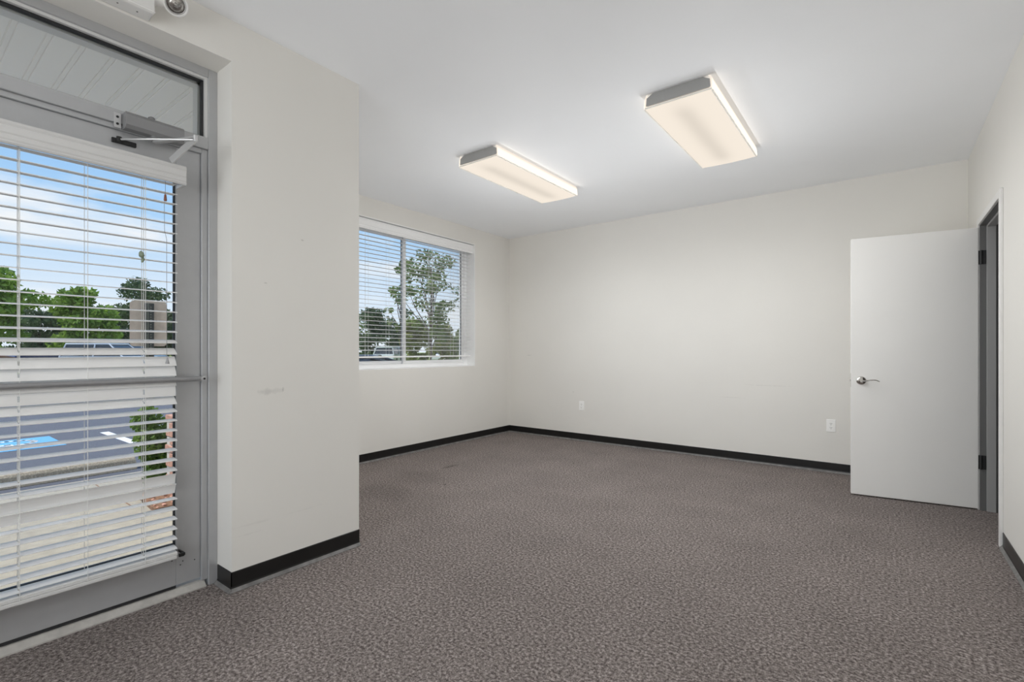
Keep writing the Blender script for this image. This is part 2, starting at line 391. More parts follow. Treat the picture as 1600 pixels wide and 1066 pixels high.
# cove base
def cove(fn, a0, a1):
    t, toe, hh = .004, .015, .094
    return [(0, 0), (toe, 0), (toe, .004), (toe - .004, .006), (t + .003, .013), (t, .024), (t, hh - .003), (t - .002, hh), (0, hh)]
PROF = cove(None, 0, 0)
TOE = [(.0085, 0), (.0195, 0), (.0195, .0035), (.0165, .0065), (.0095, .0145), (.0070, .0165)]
b = bmn(); prism(b, PROF, lambda u, v, a: (XP + u, a, v), Y0 - .004, Y1)
prism(b, PROF, lambda u, v, a: (a, Y0 - u, v), -2.64, XP + .004)
prism(b, PROF, lambda u, v, a: (XP + u, a, v), YR, YD0)
bb = struct('baseboard_left', b, 'base', 'black vinyl cove base around the pier', 'baseboard')
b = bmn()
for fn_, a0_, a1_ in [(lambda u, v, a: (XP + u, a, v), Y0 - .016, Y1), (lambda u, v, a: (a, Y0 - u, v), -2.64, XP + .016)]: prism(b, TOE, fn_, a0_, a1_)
obj('toe', b, 'toe', bb, label='lighter scuffed toe strip, caught light in its colour')
b = bmn(); prism(b, PROF, lambda u, v, a: (XW + u, a, v), Y1, YB); bb = struct('baseboard_window', b, 'base', 'black vinyl cove base under the window', 'baseboard')
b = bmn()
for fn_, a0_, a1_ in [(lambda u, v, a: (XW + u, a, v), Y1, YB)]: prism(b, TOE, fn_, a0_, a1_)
obj('toe', b, 'toe', bb, label='lighter scuffed toe strip, caught light in its colour')
b = bmn(); prism(b, PROF, lambda u, v, a: (a, YB - u, v), XW, XR); bb = struct('baseboard_back', b, 'base', 'black vinyl cove base along the back wall', 'baseboard')
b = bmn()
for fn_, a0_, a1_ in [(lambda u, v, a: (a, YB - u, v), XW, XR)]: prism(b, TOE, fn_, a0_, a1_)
obj('toe', b, 'toe', bb, label='lighter scuffed toe strip, caught light in its colour')
b = bmn(); prism(b, PROF, lambda u, v, a: (XR - u, a, v), YR, DY0 - .05); prism(b, PROF, lambda u, v, a: (XR - u, a, v), DY1 + .05, YB)
bb = struct('baseboard_right', b, 'base', 'dark vinyl cove base along the right wall', 'baseboard')
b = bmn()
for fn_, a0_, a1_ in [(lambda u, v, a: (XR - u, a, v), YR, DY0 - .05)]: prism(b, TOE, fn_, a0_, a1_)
obj('toe', b, 'toe', bb, label='lighter scuffed toe strip, caught light in its colour')

# ------------------------------------------------------------------ storefront frame around entry door (trim_1)
XF = -2.648
tr = None
b = bmn()
YJ = 1.008
for (ya, yb_) in ((YJ, Y0), (YD0, YD0 + .04)):
    box(b, XF - .115, XF, ya, yb_, 0, ZT, .002)
box(b, XF - .115, XF, YD0 + .04, YJ, 2.506, ZT, .002)          # head
box(b, XF - .115, XF, YD0 + .04, YJ, 2.148, 2.206, .002)       # transom bar
tr = struct('trim_1', b, 'alu', 'grey aluminium storefront frame with transom around the entry door', 'door frame')
b = bmn(); box(b, XF - .03, XF - .012, YJ - .027, YJ, .03, 2.148, .002); box(b, XF - .03, XF - .012, YD0 + .04, YD0 + .067, .03, 2.148, .002)
box(b, XF - .03, XF - .012, YD0 + .067, YJ - .027, 2.125, 2.148, .002); obj('door_stop', b, 'alu', tr)
# transom glazing: beads, gaskets, pane
ya, yb_ = YD0 + .04, YJ
b = bmn()
box(b, XF - .03, XF - .012, ya, yb_, 2.494, 2.506); box(b, XF - .03, XF - .012, yb_ - .012, yb_, 2.206, 2.494); obj('glazing_bead', b, 'alu_light', tr)
b = bmn()
box(b, XF - .052, XF - .03, ya, yb_ - .004, 2.486, 2.506); box(b, XF - .052, XF - .03, yb_ - .02, yb_, 2.206, 2.49); obj('gasket', b, 'gasket', tr)
b = bmn()
box(b, XF - .115, XF - .062, ya, yb_, 2.478, 2.504); box(b, XF - .115, XF - .062, yb_ - .028, yb_, 2.206, 2.49); obj('outer_bead', b, 'alu_light', tr)
b = bmn(); box(b, XF - .060, XF - .054, ya, yb_, 2.204, 2.500); obj('pane', b, 'glass', tr)
b = bmn(); prism(b, [(0, 0), (.085, 0), (.085, .006), (.06, .026), (.05, .030), (0, .030)], lambda u, v, a: (XF - .08 + u, a, v), YD0 + .03, YJ - .012)
struct('trim_2', b, 'threshold', 'worn light metal threshold under the entry door', 'threshold')

# ------------------------------------------------------------------ entry door leaf (door_1)
XD = -2.672; DLY0, DLY1, DLZ0, DLZ1 = YD0 + .045, .980, .044, 2.124
GY0, GY1, GZ0, GZ1 = DLY0 + .105, .876, .235, 2.02
b = bmn()
box(b, XD - .045, XD, GY1, DLY1, DLZ0, DLZ1, .002); box(b, XD - .045, XD, DLY0, GY0, DLZ0, DLZ1, .002)
box(b, XD - .045, XD, GY0, GY1, DLZ0, GZ0, .001); box(b, XD - .045, XD, GY0, GY1, GZ1, DLZ1, .001)
d1 = struct('door_1', b, 'alu', 'grey aluminium and glass entry door with a blind on it', 'door')
b = bmn()
t_ = .004
box(b, XD - .03, XD - .012, GY1 - t_, GY1, GZ0, GZ1); box(b, XD - .03, XD - .012, GY0, GY0 + t_, GZ0, GZ1)
box(b, XD - .03, XD - .012, GY0, GY1, GZ0, GZ0 + t_); box(b, XD - .03, XD - .012, GY0, GY1, GZ1 - t_, GZ1); obj('gasket', b, 'gasket', d1)
b = bmn(); box(b, XD - .025, XD - .019, GY0, GY1, GZ0, GZ1); obj('pane', b, 'glass', d1)
b = bmn(); box(b, XD - .02, XD + .001, GY0, GY1, DLZ0 - .012, DLZ0); obj('sweep', b, 'gasket', d1)
b = bmn()   # seam and screws on bottom rail
for yy, zz in ((.86, .165), (.905, .15), (.895, .135), (.955, .14)): lathe(b, (XD, yy, zz), (1, 0, 0), [(0, .003), (.0015, .002)], 8)
obj('screw', b, 'gasket', d1)
# push bar
b = bmn(); PBX, PBZ = -2.598, 1.024
tube(b, [(PBX, .03, PBZ), (PBX, .955, PBZ)], .0125, 14); pb = obj('push_bar', b, 'bar', d1, smooth=True, label='round grey push bar across the door')
for yy in (.965, .03):
    b = bmn(); lathe(b, (XD, yy, PBZ), (1, 0, 0), [(0, .016), (.003, .016), (.008, .010), (.06, .0105), (.078, .0135), (.087, .0135), (.089, .006)], 16); obj('bracket', b, 'alu', d1, smooth=True)
    b = bmn(); lathe(b, (PBX + .012, yy, PBZ), (1, 0, 0), [(0, .005), (.0045, .005)], 12); obj('bolt', b, 'black', d1)

# ------------------------------------------------------------------ door closer
cl = thing('door_closer', 'grey overhead closer with folding arm on the transom bar', 'door closer', (XF, .74, 2.15))
b = bmn()
prism(b, [(0, -.036), (.040, -.036), (.052, -.022), (.054, .020), (.044, .034), (0, .034)], lambda u, v, a: (XF + .002 + u, a, 2.158 + v), .665, .885); obj('body', b, 'closer', cl)
b = bmn(); box(b, XF, XF + .006, .635, .66, 2.125, 2.19, .001); ep = obj('end_plate', b, 'steel', cl)
for zz in (2.142, 2.172):
    b = bmn(); lathe(b, (XF + .006, .647, zz), (1, 0, 0), [(0, .0055), (.002, .005)], 10); obj('screw', b, 'black', cl)
b = bmn(); lathe(b, (XF + .028, .775, 2.122), (0, 0, -1), [(0, .016), (.006, .016), (.01, .012), (.022, .011)], 16); obj('pinion', b, 'alu_dark', cl, smooth=True)
b = bmn(); lathe(b, (XF + .026, .765, 2.192), (0, 0, 1), [(0, .013), (.012, .013), (.016, .008)], 16); obj('adjuster_knob', b, 'alu_dark', cl, smooth=True)
EL = Vector((-2.42, .868, 2.098))
def bar(bm, p, q, w, t, up=(0, 0, 1)):
    p, q = Vector(p), Vector(q); d = (q - p).normalized(); s = d.cross(Vector(up)).normalized(); n = s.cross(d)
    vs = [bm.verts.new(c + s * a * w / 2 + n * bb * t / 2) for c in (p, q) for a in (-1, 1) for bb in (-1, 1)]
    for f in [(0, 1, 3, 2), (4, 6, 7, 5), (0, 4, 5, 1), (2, 3, 7, 6), (0, 2, 6, 4), (1, 5, 7, 3)]: bm.faces.new([vs[i] for i in f])
b = bmn(); bar(b, (XF + .028, .775, 2.098), EL, .02, .007); obj('main_arm', b, 'steel', cl)
b = bmn(); tube(b, [EL + Vector((0, 0, -.008)), (-2.55, .74, 2.083), (XD + .02, .655, 2.079)], .0045, 8); obj('forearm', b, 'steel', cl, smooth=True)
b = bmn(); lathe(b, EL + Vector((0, 0, -.016)), (0, 0, 1), [(0, .009), (.026, .009), (.029, .005)], 14); obj('elbow_joint', b, 'steel', cl, smooth=True)
b = bmn(); bar(b, EL + Vector((0, 0, -.003)), (-2.535, .812, 2.006), .006, .030, up=(0, 0, 1)); obj('strap', b, 'steel', cl)
b = bmn(); box(b, XD, XD + .012, .632, .72, 2.066, 2.086, .002); lathe(b, (XD + .02, .655, 2.068), (0, 0, 1), [(0, .010), (.022, .010)], 12); obj('foot_bracket', b, 'black', cl)

# ------------------------------------------------------------------ blinds
def slat_mesh(L, holes, w=.050, th=.0028, crown=.0022):
    """slat along +Y from 0..L, width across X, centred; lift-cord slots at hole positions"""
    bm = bmn(); xs = [-w / 2, -w / 4, 0, w / 4, w / 2]
    def zc(x): return crown * (1 - (2 * x / w) ** 2)
    def strip(x_list, ya, yb_):
        lo = [(x, zc(x) - th / 2) for x in x_list]; hi = [(x, zc(x) + th / 2) for x in reversed(x_list)]
        prism(bm, lo + hi, lambda u, v, a: (u, a, v), ya, yb_)
    cur = 0; hw = .0028
    for hpos in sorted(holes):
        strip(xs, cur, hpos - hw)
        strip([-w / 2, -w / 4, -.011], hpos - hw, hpos + hw); strip([.011, w / 4, w / 2], hpos - hw, hpos + hw)
        cur = hpos + hw
    strip(xs, cur, L); return bm
def make_blind(name, label, root, x, y0, y1, zlist, tilts, holes, cords, zbot, valance, ret, vm='vinyl', sm='slat'):
    t = thing(name, label, 'window blind', root)
    o0 = Vector(root); first = None
    for i, z in enumerate(zlist):
        loc = Vector((x, y0, z)) - o0; rot = (0, R(tilts.get(i, tilts['d'])), 0)
        if first is None:
            bm = slat_mesh(y1 - y0, [hh - y0 for hh in holes]); bmesh.ops.recalc_face_normals(bm, faces=bm.faces)
            me = D.meshes.new('slat'); bm.to_mesh(me); bm.free(); me.materials.append(M[sm])
            first = D.objects.new('slat', me); COL.objects.link(first); first.parent = t; first.location = loc; first.rotation_euler = rot
        else: copy_part(first, t, loc, rot)
    # head rail and moulded valance
    zt, zb, xv = valance
    bm = bmn(); box(bm, x - .028, x + .028, y0, y1, zt - .055, zt - .004, .002); obj('head_rail', bm, vm, t)
    prof = [(0, zb), (.006, zb), (.010, zb + .006), (.007, zb + .012), (.010, zb + .018), (.010, zb + .030), (.0075, zb + .034), (.0105, zb + .040),
            (.0105, zt - .022), (.008, zt - .018), (.012, zt - .010), (.013, zt - .003), (.011, zt), (0, zt)]
    bm = bmn(); prism(bm, prof, lambda u, v, a: (xv - .012 + u, a, v), ret[0], ret[1])
    va = obj('valance', bm, vm, t)
    for yy in ret:
        bm = bmn(); box(bm, x - .02, xv - .012, yy - .006, yy + .006, zb + .002, zt - .001, .001); obj('valance_return', bm, vm, t)
    bm = bmn(); box(bm, x - .026, x + .026, y0 + .001, y1 - .001, zbot, zbot + .017, .004, 2); obj('bottom_rail', bm, vm, t)
    for c in cords:
        bm = bmn()
        for dx in (-.026, .026): tube(bm, [(x + dx, c, zbot + .017), (x + dx, c, zt - .05)], .0011, 5)
        obj('ladder_cord', bm, 'cord', t)
    for c in holes:
        bm = bmn(); tube(bm, [(x, c, zbot + .01), (x, c, zt - .05)], .0013, 6); obj('lift_cord', bm, 'cord', t)
    return t
XB = -2.622
zs = [1.927 - .04545 * i for i in range(38)]
tl = {'d': 6.0, 15: 9, 16: 17, 17: 34, 18: 58, 19: 64, 20: 66, 21: 86, 22: 40, 23: 14, 29: 10, 30: -74, 31: -66, 32: 0}
rb = random.Random(3)
for i in range(38):
    if i not in tl: tl[i] = 6 + rb.uniform(-1.4, 1.4)
db = make_blind('door_blind', 'white two-inch slat blind hung on the glass entry door', (XD, .43, .19), XB, .02, .858,
                zs, tl, [.137, .340, .735], [.137, .340, .538, .735], .196, (1.998, 1.914, -2.535), (0.0, .873), 'vinyl', 'slat_door')
# extra slats stacked on the bottom rail
for k in range(3):
    first = [c for c in db.children if c.name.startswith('slat')][0]
    copy_part(first, db, Vector((XB, .02, .2165 + k * .0045)) - Vector((XD, .43, .19)), (0, R(1.0), 0))
bm = bmn(); tube(bm, [(-2.575, .803, 1.93), (-2.575, .803, 1.862)], .0009, 5); tube(bm, [(-2.575, .799, 1.83), (-2.575, .800, 1.70), (-2.575, .808, 1.66), (-2.575, .809, 1.128)], .0009, 5); obj('pull_cord', bm, 'alu_dark', db)
bm = bmn(); lathe(bm, (-2.575, .803, 1.862), (0, 0, -1), [(0, .003), (.004, .0045), (.026, .0065), (.030, .005)], 12); obj('tassel', bm, 'wood', db, smooth=True, label='brown wooden pull tassel')
bm = bmn(); lathe(bm, (-2.575, .811, 1.128), (0, 0, -1), [(0, .003), (.012, .0045), (.026, .008), (.030, .0075)], 12); obj('tassel', bm, 'greytassel', db, smooth=True, label='grey bell-shaped pull tassel')
bm = bmn(); lathe(bm, (-2.575, .712, 1.592), (.15, .1, -1), [(0, .003), (.008, .009), (.022, .011), (.030, .004)], 9); lathe(bm, (-2.575, .722, 1.566), (.1, -.3, -1), [(0, .002), (.008, .007), (.02, .005), (.025, .002)], 9); obj('tassel', bm, 'greentassel', db, smooth=True, label='small green tassel knot')
bm = bmn(); box(bm, XB + .006, XB + .016, .868, .890, .196, .213, .002); box(bm, XD, XB + .016, .886, .893, .200, .212, .001); obj('hold_down_bracket', bm, 'black', db, label='small black hold-down clip at the bottom rail')

# ------------------------------------------------------------------ window_1
XWF = -4.392
b = bmn()
fy = [(WY0, WY0 + .05), (WY1 - .05, WY1)]
for ya, yb_ in fy: box(b, XWF - .09, XWF, ya, yb_, WZ0, WZ1, .003)
box(b, XWF - .09, XWF, WY0 + .05, WY1 - .05, WZ0, WZ0 + .05, .003); box(b, XWF - .09, XWF, WY0 + .05, WY1 - .05, WZ1 - .05, WZ1, .003)
w1 = struct('window_1', b, 'winvinyl', 'white vinyl sliding window with trees outside', 'window')
YM = 3.737
def sash(name, ya, yb_, x):
    bm = bmn(); z0, z1 = WZ0 + .05, WZ1 - .05; wd = .042
    box(bm, x - .03, x, ya, ya + wd, z0, z1, .003); box(bm, x - .03, x, yb_ - wd, yb_, z0, z1, .003)
    box(bm, x - .03, x, ya + wd, yb_ - wd, z0, z0 + .035, .003); box(bm, x - .03, x, ya + wd, yb_ - wd, z1 - wd, z1, .003)
    s = obj(name, bm, 'winvinyl', w1)
    bm = bmn(); g = .006
    for a, c in ((ya + wd, ya + wd + g), (yb_ - wd - g, yb_ - wd)): box(bm, x - .022, x - .010, a, c, z0 + .035, z1 - wd)
    obj('gasket', bm, 'alu_dark', s)
    bm = bmn(); box(bm, x - .018, x - .013, ya + wd, yb_ - wd, z0 + .03, z1 - wd + .005); obj('pane', bm, 'glass', s)
sash('sash', WY0 + .05, YM + .03, XWF - .045); sash('sash', YM - .03, WY1 - .05, XWF - .006)
b = bmn()   # white painted reveal liner
box(b, XWF, XW + .001, WY0, WY1, WZ0 - .001, WZ0 + .008); box(b, XWF, XW + .001, WY1 - .006, WY1 + .001, WZ0 + .008, WZ1 - .006); box(b, XWF, XW + .001, WY0 - .001, WY0 + .006, WZ0 + .008, WZ1 - .006); box(b, XWF, XW + .001, WY0, WY1, WZ1 - .006, WZ1 + .001)
struct('trim_3', b, 'reveal_white', 'white painted reveal and sill of the window', 'window trim')
zs2 = [2.405 - .0445 * i for i in range(29)]
tl2 = {'d': 5.0}
for i in range(29): tl2[i] = 5 + rb.uniform(-1.2, 1.2)
ycs = [2.85, 3.13, 3.36, 3.62, 4.02, 4.25, 4.56]
make_blind('window_blind', 'white two-inch slat blind inside the window reveal', (XWF + .06, 3.737, 1.08), XWF + .075, WY0 + .03, WY1 - .03,
           zs2, tl2, [ycs[1], ycs[4]], [2.95, 3.15, 3.42, 4.06, 4.42], 1.078, (2.524, 2.418, -4.262), (WY0 + .012, WY1 - .014), 'winvinyl')

# ------------------------------------------------------------------ inner door frame + leaf (door_2)
b = bmn(); pr = .015; fw = .05
XJ = XR - pr
# jamb lining with stop, faces on the room side
for x0, x1 in ((XJ, XR - .0005), (XR2 + .0005, XR2 + pr)):
    box(b, x0, x1, DY0 - fw, DY0 - .001, 0, DZ + fw, .002); box(b, x0, x1, DY1 + .004, DY1 + fw, 0, DZ + fw, .002); box(b, x0, x1, DY0 - .002, DY1 + .005, DZ + .004, DZ + fw, .002)
t4 = struct('trim_4', b, 'jamb', 'painted steel door frame in the right wall', 'door frame')
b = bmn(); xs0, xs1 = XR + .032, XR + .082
box(b, xs0, xs1, DY0, DY0 + .016, 0, DZ, .002); box(b, xs0, xs1, DY1 - .016, DY1, 0, DZ, .002); box(b, xs0, xs1, DY0 + .016, DY1 - .016, DZ - .016, DZ, .002); obj('door_stop', b, 'jamb_soft_shade', t4)
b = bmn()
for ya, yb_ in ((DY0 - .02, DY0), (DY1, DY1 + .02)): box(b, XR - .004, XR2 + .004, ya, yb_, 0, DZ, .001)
box(b, XR - .004, XR2 + .004, DY0 - .02, DY1 + .02, DZ, DZ + .02, .001); obj('jamb_lining', b, 'jamb_deep_shade', t4)
# leaf in its own frame: hinge line at HP, leaf along direction dv
HP = Vector((.5475, 4.868)); FE = Vector((-.2115, 4.768)); dv = (FE - HP).normalized(); LW = (FE - HP).length
nv = Vector((-dv.y, dv.x))          # candidate normal
if nv.y > 0: nv = -nv               # towards the camera (-Y)
def LP(s, n, z): p = HP + dv * s + nv * n; return (p.x, p.y, z)
def lbox(bm, s0, s1, n0, n1, z0, z1, bev=0):
    vs = [bm.verts.new(LP(s, n, z)) for s in (s0, s1) for n in (n0, n1) for z in (z0, z1)]
    fl = [bm.faces.new([vs[i] for i in f]) for f in [(0, 1, 3, 2), (4, 6, 7, 5), (0, 4, 5, 1), (2, 3, 7, 6), (0, 2, 6, 4), (1, 5, 7, 3)]]
    if bev: bmesh.ops.bevel(bm, geom=list({e for f in fl for e in f.edges}), offset=bev, segments=2, affect='EDGES', profile=.5)
b = bmn(); lbox(b, .004, LW, -.044, 0, .010, 2.050, .002); d2 = struct('door_2', b, 'leaf', 'plain greige inner door standing open against the back wall', 'door')
HS, HZ = LW - .066, .918
def lever(sign):
    b = bmn(); c = LP(HS, 0 if sign > 0 else -.044, HZ); d = (nv.x * sign, nv.y * sign, 0)
    lathe(b, c, d, [(0, .034), (.004, .034), (.010, .030), (.015, .020), (.018, .013), (.045, .0115), (.052, .012), (.058, .009)], 28); hd = obj('handle', b, 'chrome', d2, smooth=True, label='polished nickel lever handle')
    b = bmn(); n0 = .05 if sign > 0 else -.094
    pts = [LP(HS - k * .0125, n0 + sign * .004 * math.sin(k * .5), HZ + z) for k, z in enumerate([0, -.001, 0, .003, .006, .008, .009, .008, .004, -.003])]
    tube(b, pts, [.009, .0085, .008, .0075, .007, .0065, .006, .006, .006, .005], 10, flat=.7); obj('lever', b, 'chrome', hd, smooth=True)
lever(1); lever(-1)
b = bmn(); lbox(b, LW - .0005, LW + .0008, -.034, -.010, HZ - .055, HZ + .055); fp = obj('latch_plate', b, 'chrome', d2)
b = bmn(); lbox(b, LW + .0005, LW + .006, -.028, -.016, HZ - .008, HZ + .008, .002); obj('latch', b, 'chrome', fp)
for zz in (1.832, .348):
    b = bmn(); tube(b, [(HP.x + .010, HP.y - .006, zz - .05), (HP.x + .010, HP.y - .006, zz + .05)], .0075, 10)
    box(b, XJ, XR + .031, DY1 - .003, DY1 + .001, zz - .05, zz + .05); obj('hinge', b, 'black', d2, label='black butt hinge')

# ------------------------------------------------------------------ ceiling lamps
def ceiling_lamp(cx, cyy, label, group=None):
    Lh, zb = .61, 2.656
    t = thing('ceiling_lamp', label, 'ceiling lamp', (cx, cyy, H), group)
    prof = [(-.192, H), (-.203, H - .03), (-.207, zb + .012), (-.204, zb + .004), (-.197, zb), (-.12, zb - .004), (0, zb - .006), (.12, zb - .004), (.197, zb), (.204, zb + .004), (.207, zb + .012), (.203, H - .03), (.192, H)]
    b = bmn(); fn = lambda u, v, a: (cx + u, a, v)
    r0 = [b.verts.new(fn(u, v, cyy - Lh)) for u, v in prof]; r1 = [b.verts.new(fn(u, v, cyy + Lh)) for u, v in prof]
    for i in range(len(prof) - 1): b.faces.new((r0[i], r0[i + 1], r1[i + 1], r1[i]))
    # turned-in rims at both ends
    inner = [(u * .93, min(H, v + (.014 if v < H - .02 else 0))) for u, v in prof]
    for ring, a in ((r0, cyy - Lh), (r1, cyy + Lh)):
        q = [b.verts.new(fn(u, v, a)) for u, v in inner]
        for i in range(len(prof) - 1): b.faces.new((ring[i], ring[i + 1], q[i + 1], q[i]))
    obj('lens', b, 'lens', t, label='warm lit wraparound acrylic lens')
    cap = [(-.150, H - .001), (-.188, H - .022), (-.192, zb + .018), (.192, zb + .018), (.188, H - .022), (.150, H - .001)]
    for a, sgn in ((cyy - Lh, 1), (cyy + Lh, -1)):
        b = bmn(); prism(b, cap, fn, a - .0025 * sgn, a + .008 * sgn); obj('end_cap', b, 'lampcap', t, label='grey end cap of the lamp')
        b = bmn(); prism(b, [(-.199, zb + .001), (.199, zb + .001), (.199, zb + .009), (-.199, zb + .009)], fn, a - .004 * sgn, a); obj('rim', b, 'acryl_edge', t)
    for sx in (-1, 1):
        b = bmn(); prism(b, [(sx * .1975, zb - .0005), (sx * .1975, zb - .0055), (sx * .2050, zb - .0035), (sx * .2050, zb + .0005)], fn, cyy - Lh, cyy + Lh); obj('edge_bead', b, 'acryl_edge', t)
    b = bmn(); box(b, cx - .15, cx + .15, cyy - .6, cyy + .6, H - .03, H - .002); obj('housing', b, 'lamphouse', t)
    for sx in (-.1, .1):
        for k in range(5):
            l = D.lights.new('tube_light', 'SPOT'); l.energy = LAMP_W; l.spot_size = R(176); l.spot_blend = .6; l.shadow_soft_size = 0; l.color = (.965, .985, 1.0)
            o = D.objects.new('tube_light', l); COL.objects.link(o); o.parent = t; o.location = (sx, -.48 + .24 * k, 2.630 - H)
    for k in range(3):          # fill points added in mid-air to brighten the ceiling
        l = D.lights.new('ceiling_fill', 'POINT'); l.energy = CEILING_FILL_W; l.shadow_soft_size = 0; l.color = (.965, .985, 1.0)
        o = D.objects.new('ceiling_fill', l); COL.objects.link(o); o.parent = t; o.location = (0, -.4 + .4 * k, -1.12)
    return t
YL = 3.53
ceiling_lamp(-2.565, YL, 'lit wraparound ceiling lamp nearer the window')
ceiling_lamp(-.985, YL, 'lit wraparound ceiling lamp nearer the inner door')
ceiling_lamp(-.985, -1.30, 'added unseen wraparound ceiling lamp behind the camera for fill')  # extra lamp out of view, added to brighten the room

# ------------------------------------------------------------------ wall outlets
def outlet(x, z, label, hs=1.0):
    t = thing('wall_outlet', label, 'outlet', (x, YB, z), 'outlets on the back wall')
    w, hh = .037, .059
    b = bmn(); box(b, x - w, x + w, YB - .007, YB, z - hh, z + hh, .003, 2); obj('plate', b, 'plate', t)
    for dz in (-.0195, .0195):
        b = bmn(); box(b, x - .0165, x + .0165, YB - .0095, YB - .006, z + dz - .0145, z + dz + .0145, .004, 2); rc = obj('receptacle', b, 'plate', t)
        for sx in (-.0065, .0065):
            b = bmn(); box(b, x + sx - .0013, x + sx + .0013, YB - .0099, YB - .009, z + dz - .001, z + dz + .0075); obj('slot', b, 'slot', rc)
        b = bmn(); lathe(b, (x, YB - .009, z + dz - .008), (0, -1, 0), [(0, .0026), (.0009, .0026)], 10); obj('ground_hole', b, 'slot', rc)
    b = bmn(); lathe(b, (x, YB - .0065, z), (0, -1, 0), [(0, .003), (.0015, .0025)], 10); obj('screw', b, 'steel', t)
outlet(-.400, .445, 'white duplex outlet on the back wall beside the open door')
outlet(-3.077, .449, 'white duplex outlet on the back wall near the far left corner')

# ------------------------------------------------------------------ emergency light above the entry door
el = thing('emergency_light', 'off-white emergency light unit above the entry door', 'emergency light', (XP, .53, 2.62))
b = bmn(); prism(b, [(0, 2.556), (.010, 2.553), (.066, 2.560), (.078, 2.572), (.078, 2.665), (.068, 2.685), (0, 2.69)], lambda u, v, a: (XP + .001 + u, a, v), .345, .715); bmesh.ops.bevel(b, geom=b.edges[:], offset=.004, segments=2, affect='EDGES', profile=.5); obj('housing', b, 'emplastic', el)
b = bmn(); box(b, XP + .004, XP + .075, .342, .718, 2.566, 2.5685); obj('seam', b, 'plate', el)
for yy in (.60, .665):
    b = bmn(); lathe(b, (XP + .038, yy, 2.5575), (0, 0, -1), [(0, .0035), (.002, .003)], 8); obj('screw', b, 'slot', el)
for yy, s in ((.788, 1), (.272, -1)):
    b = bmn(); tube(b, [(XP + .045, .53 + s * .18, 2.63), (XP + .06, yy - s * .03, 2.635)], [.022, .017], 12); obj('neck', b, 'emplastic', el, smooth=True)
    c = Vector((XP + .085, yy, 2.636)); d = Vector((.80, -.22, -.54)).normalized()
    b = bmn(); lathe(b, c - d * .05, d, [(0, .018), (.012, .032), (.035, .041), (.052, .044), (.056, .046), (.058, .044), (.058, .040), (.051, .0365), (.030, .0295), (.016, .012)], 28); hd = obj('lamp_head', b, 'emplastic', el, smooth=True)
    b = bmn(); lathe(b, c - d * .05, d, [(.0515, .0362), (.044, .0345), (.032, .0285), (.024, .020), (.0185, .010)], 28, cap0=False); rf = obj('reflector', b, 'reflector', hd, smooth=True)
    b = bmn(); lathe(b, c - d * .032, d, [(0, .006), (.012, .006), (.016, .003)], 12); obj('bulb', b, 'chrome', hd, smooth=True)

# ================================================================== OUTSIDE
# porch soffit boards (planks run along X), fascia, roof slab
b = bmn(); box(b, -4.66, XO, -3.4, Y1 - .26, 2.785, 3.0); rf = struct('roof_porch', b, 'soffit', 'white porch roof slab above the entry', 'porch roof')
pitch = .127; y = -.20; first = None; k = 0
while y < Y1 - .30:
    bm = bmn(); prism(bm, [(0, .022), (0, .003), (.003, 0), (.096, 0), (.099, .003), (.099, .008), (.104, .008), (.104, .003), (.122, .003), (.122, .022)], lambda u, v, a: (a, u, v), 0, 1.80)
    if first is None:
        bmesh.ops.recalc_face_normals(bm, faces=bm.faces)
        me = D.meshes.new('soffit_board'); bm.to_mesh(me); me.materials.append(M['soffit'])
        first = D.objects.new('soffit_board', me); COL.objects.link(first); first.parent = rf; first.location = (-4.60, y, 2.752)
    else: copy_part(first, rf, (-4.60, y, 2.752))
    bm.free(); y += pitch; k += 1
b = bmn(); box(b, -4.60, XO, -.3, Y1 - .27, 2.761, 2.786); obj('soffit_backing', b, 'soffit', rf)
b = bmn(); box(b, -4.69, -4.60, -3.4, Y1 - .26, 2.72, 3.02, .004); obj('fascia', b, 'soffit', rf)
b = bmn(); box(b, XW - .36, XR + 2.2, Y1 - .26, YB + .4, 2.99, 3.15); box(b, -4.66, XR + 2.2, YR - .4, Y1 - .26, 3.0, 3.15); struct('roof_main', b, 'soffit', 'flat roof over the building', 'roof')

# ground
b = bmn(); box(b, -6.30, XO + .1, -12, 14, G - .3, G + .02); wk = struct('floor_walkway', b, 'concrete', 'pale concrete walkway outside the entry door', 'walkway')
b = bmn()
for yy in (-.2, 1.3, 2.8): box(b, -6.30, -4.9, yy, yy + .010, G + .0195, G + .0208)
obj('joint', b, 'mulch', wk)
b = bmn(); box(b, -38, -6.30, -40, 60, G - .3, G); struct('floor_parking', b, 'asphalt', 'blue grey asphalt parking lot outside', 'parking lot')
b = bmn()
v = [b.verts.new(p) for p in ((-38, -120, G), (-200, -120, G), (-200, 200, G), (-6.3, 200, G), (-6.3, 60, G), (-38, 60, G))]; b.faces.new(v); struct('floor_lawn', b, 'grass', 'yellow green lawn beyond the parking lot', 'lawn')
b = bmn()
prism(b, [(-26, 13.5), (-26, 40), (-37.9, 40), (-37.9, 20)], lambda u, v, a: (u, v, a), G, G + .02); struct('floor_grass_island', b, 'grass', 'green grass island beside the parking lot', 'lawn')
# door stoop (raises from ground to threshold)
b = bmn(); prism(b, [(XO + .1, G), (XO + .1, -.01), (XF - .1, -.01), (XF - .1, G)], lambda u, v, a: (u, a, v), -1, 1.5)
prism(b, [(-4.6, G + .021), (XO + .1, G + .021), (XO + .1, -.01)], lambda u, v, a: (u, a, v), -1, 1.49); struct('floor_stoop', b, 'concrete', 'gently sloping concrete stoop at the entry door', 'stoop')
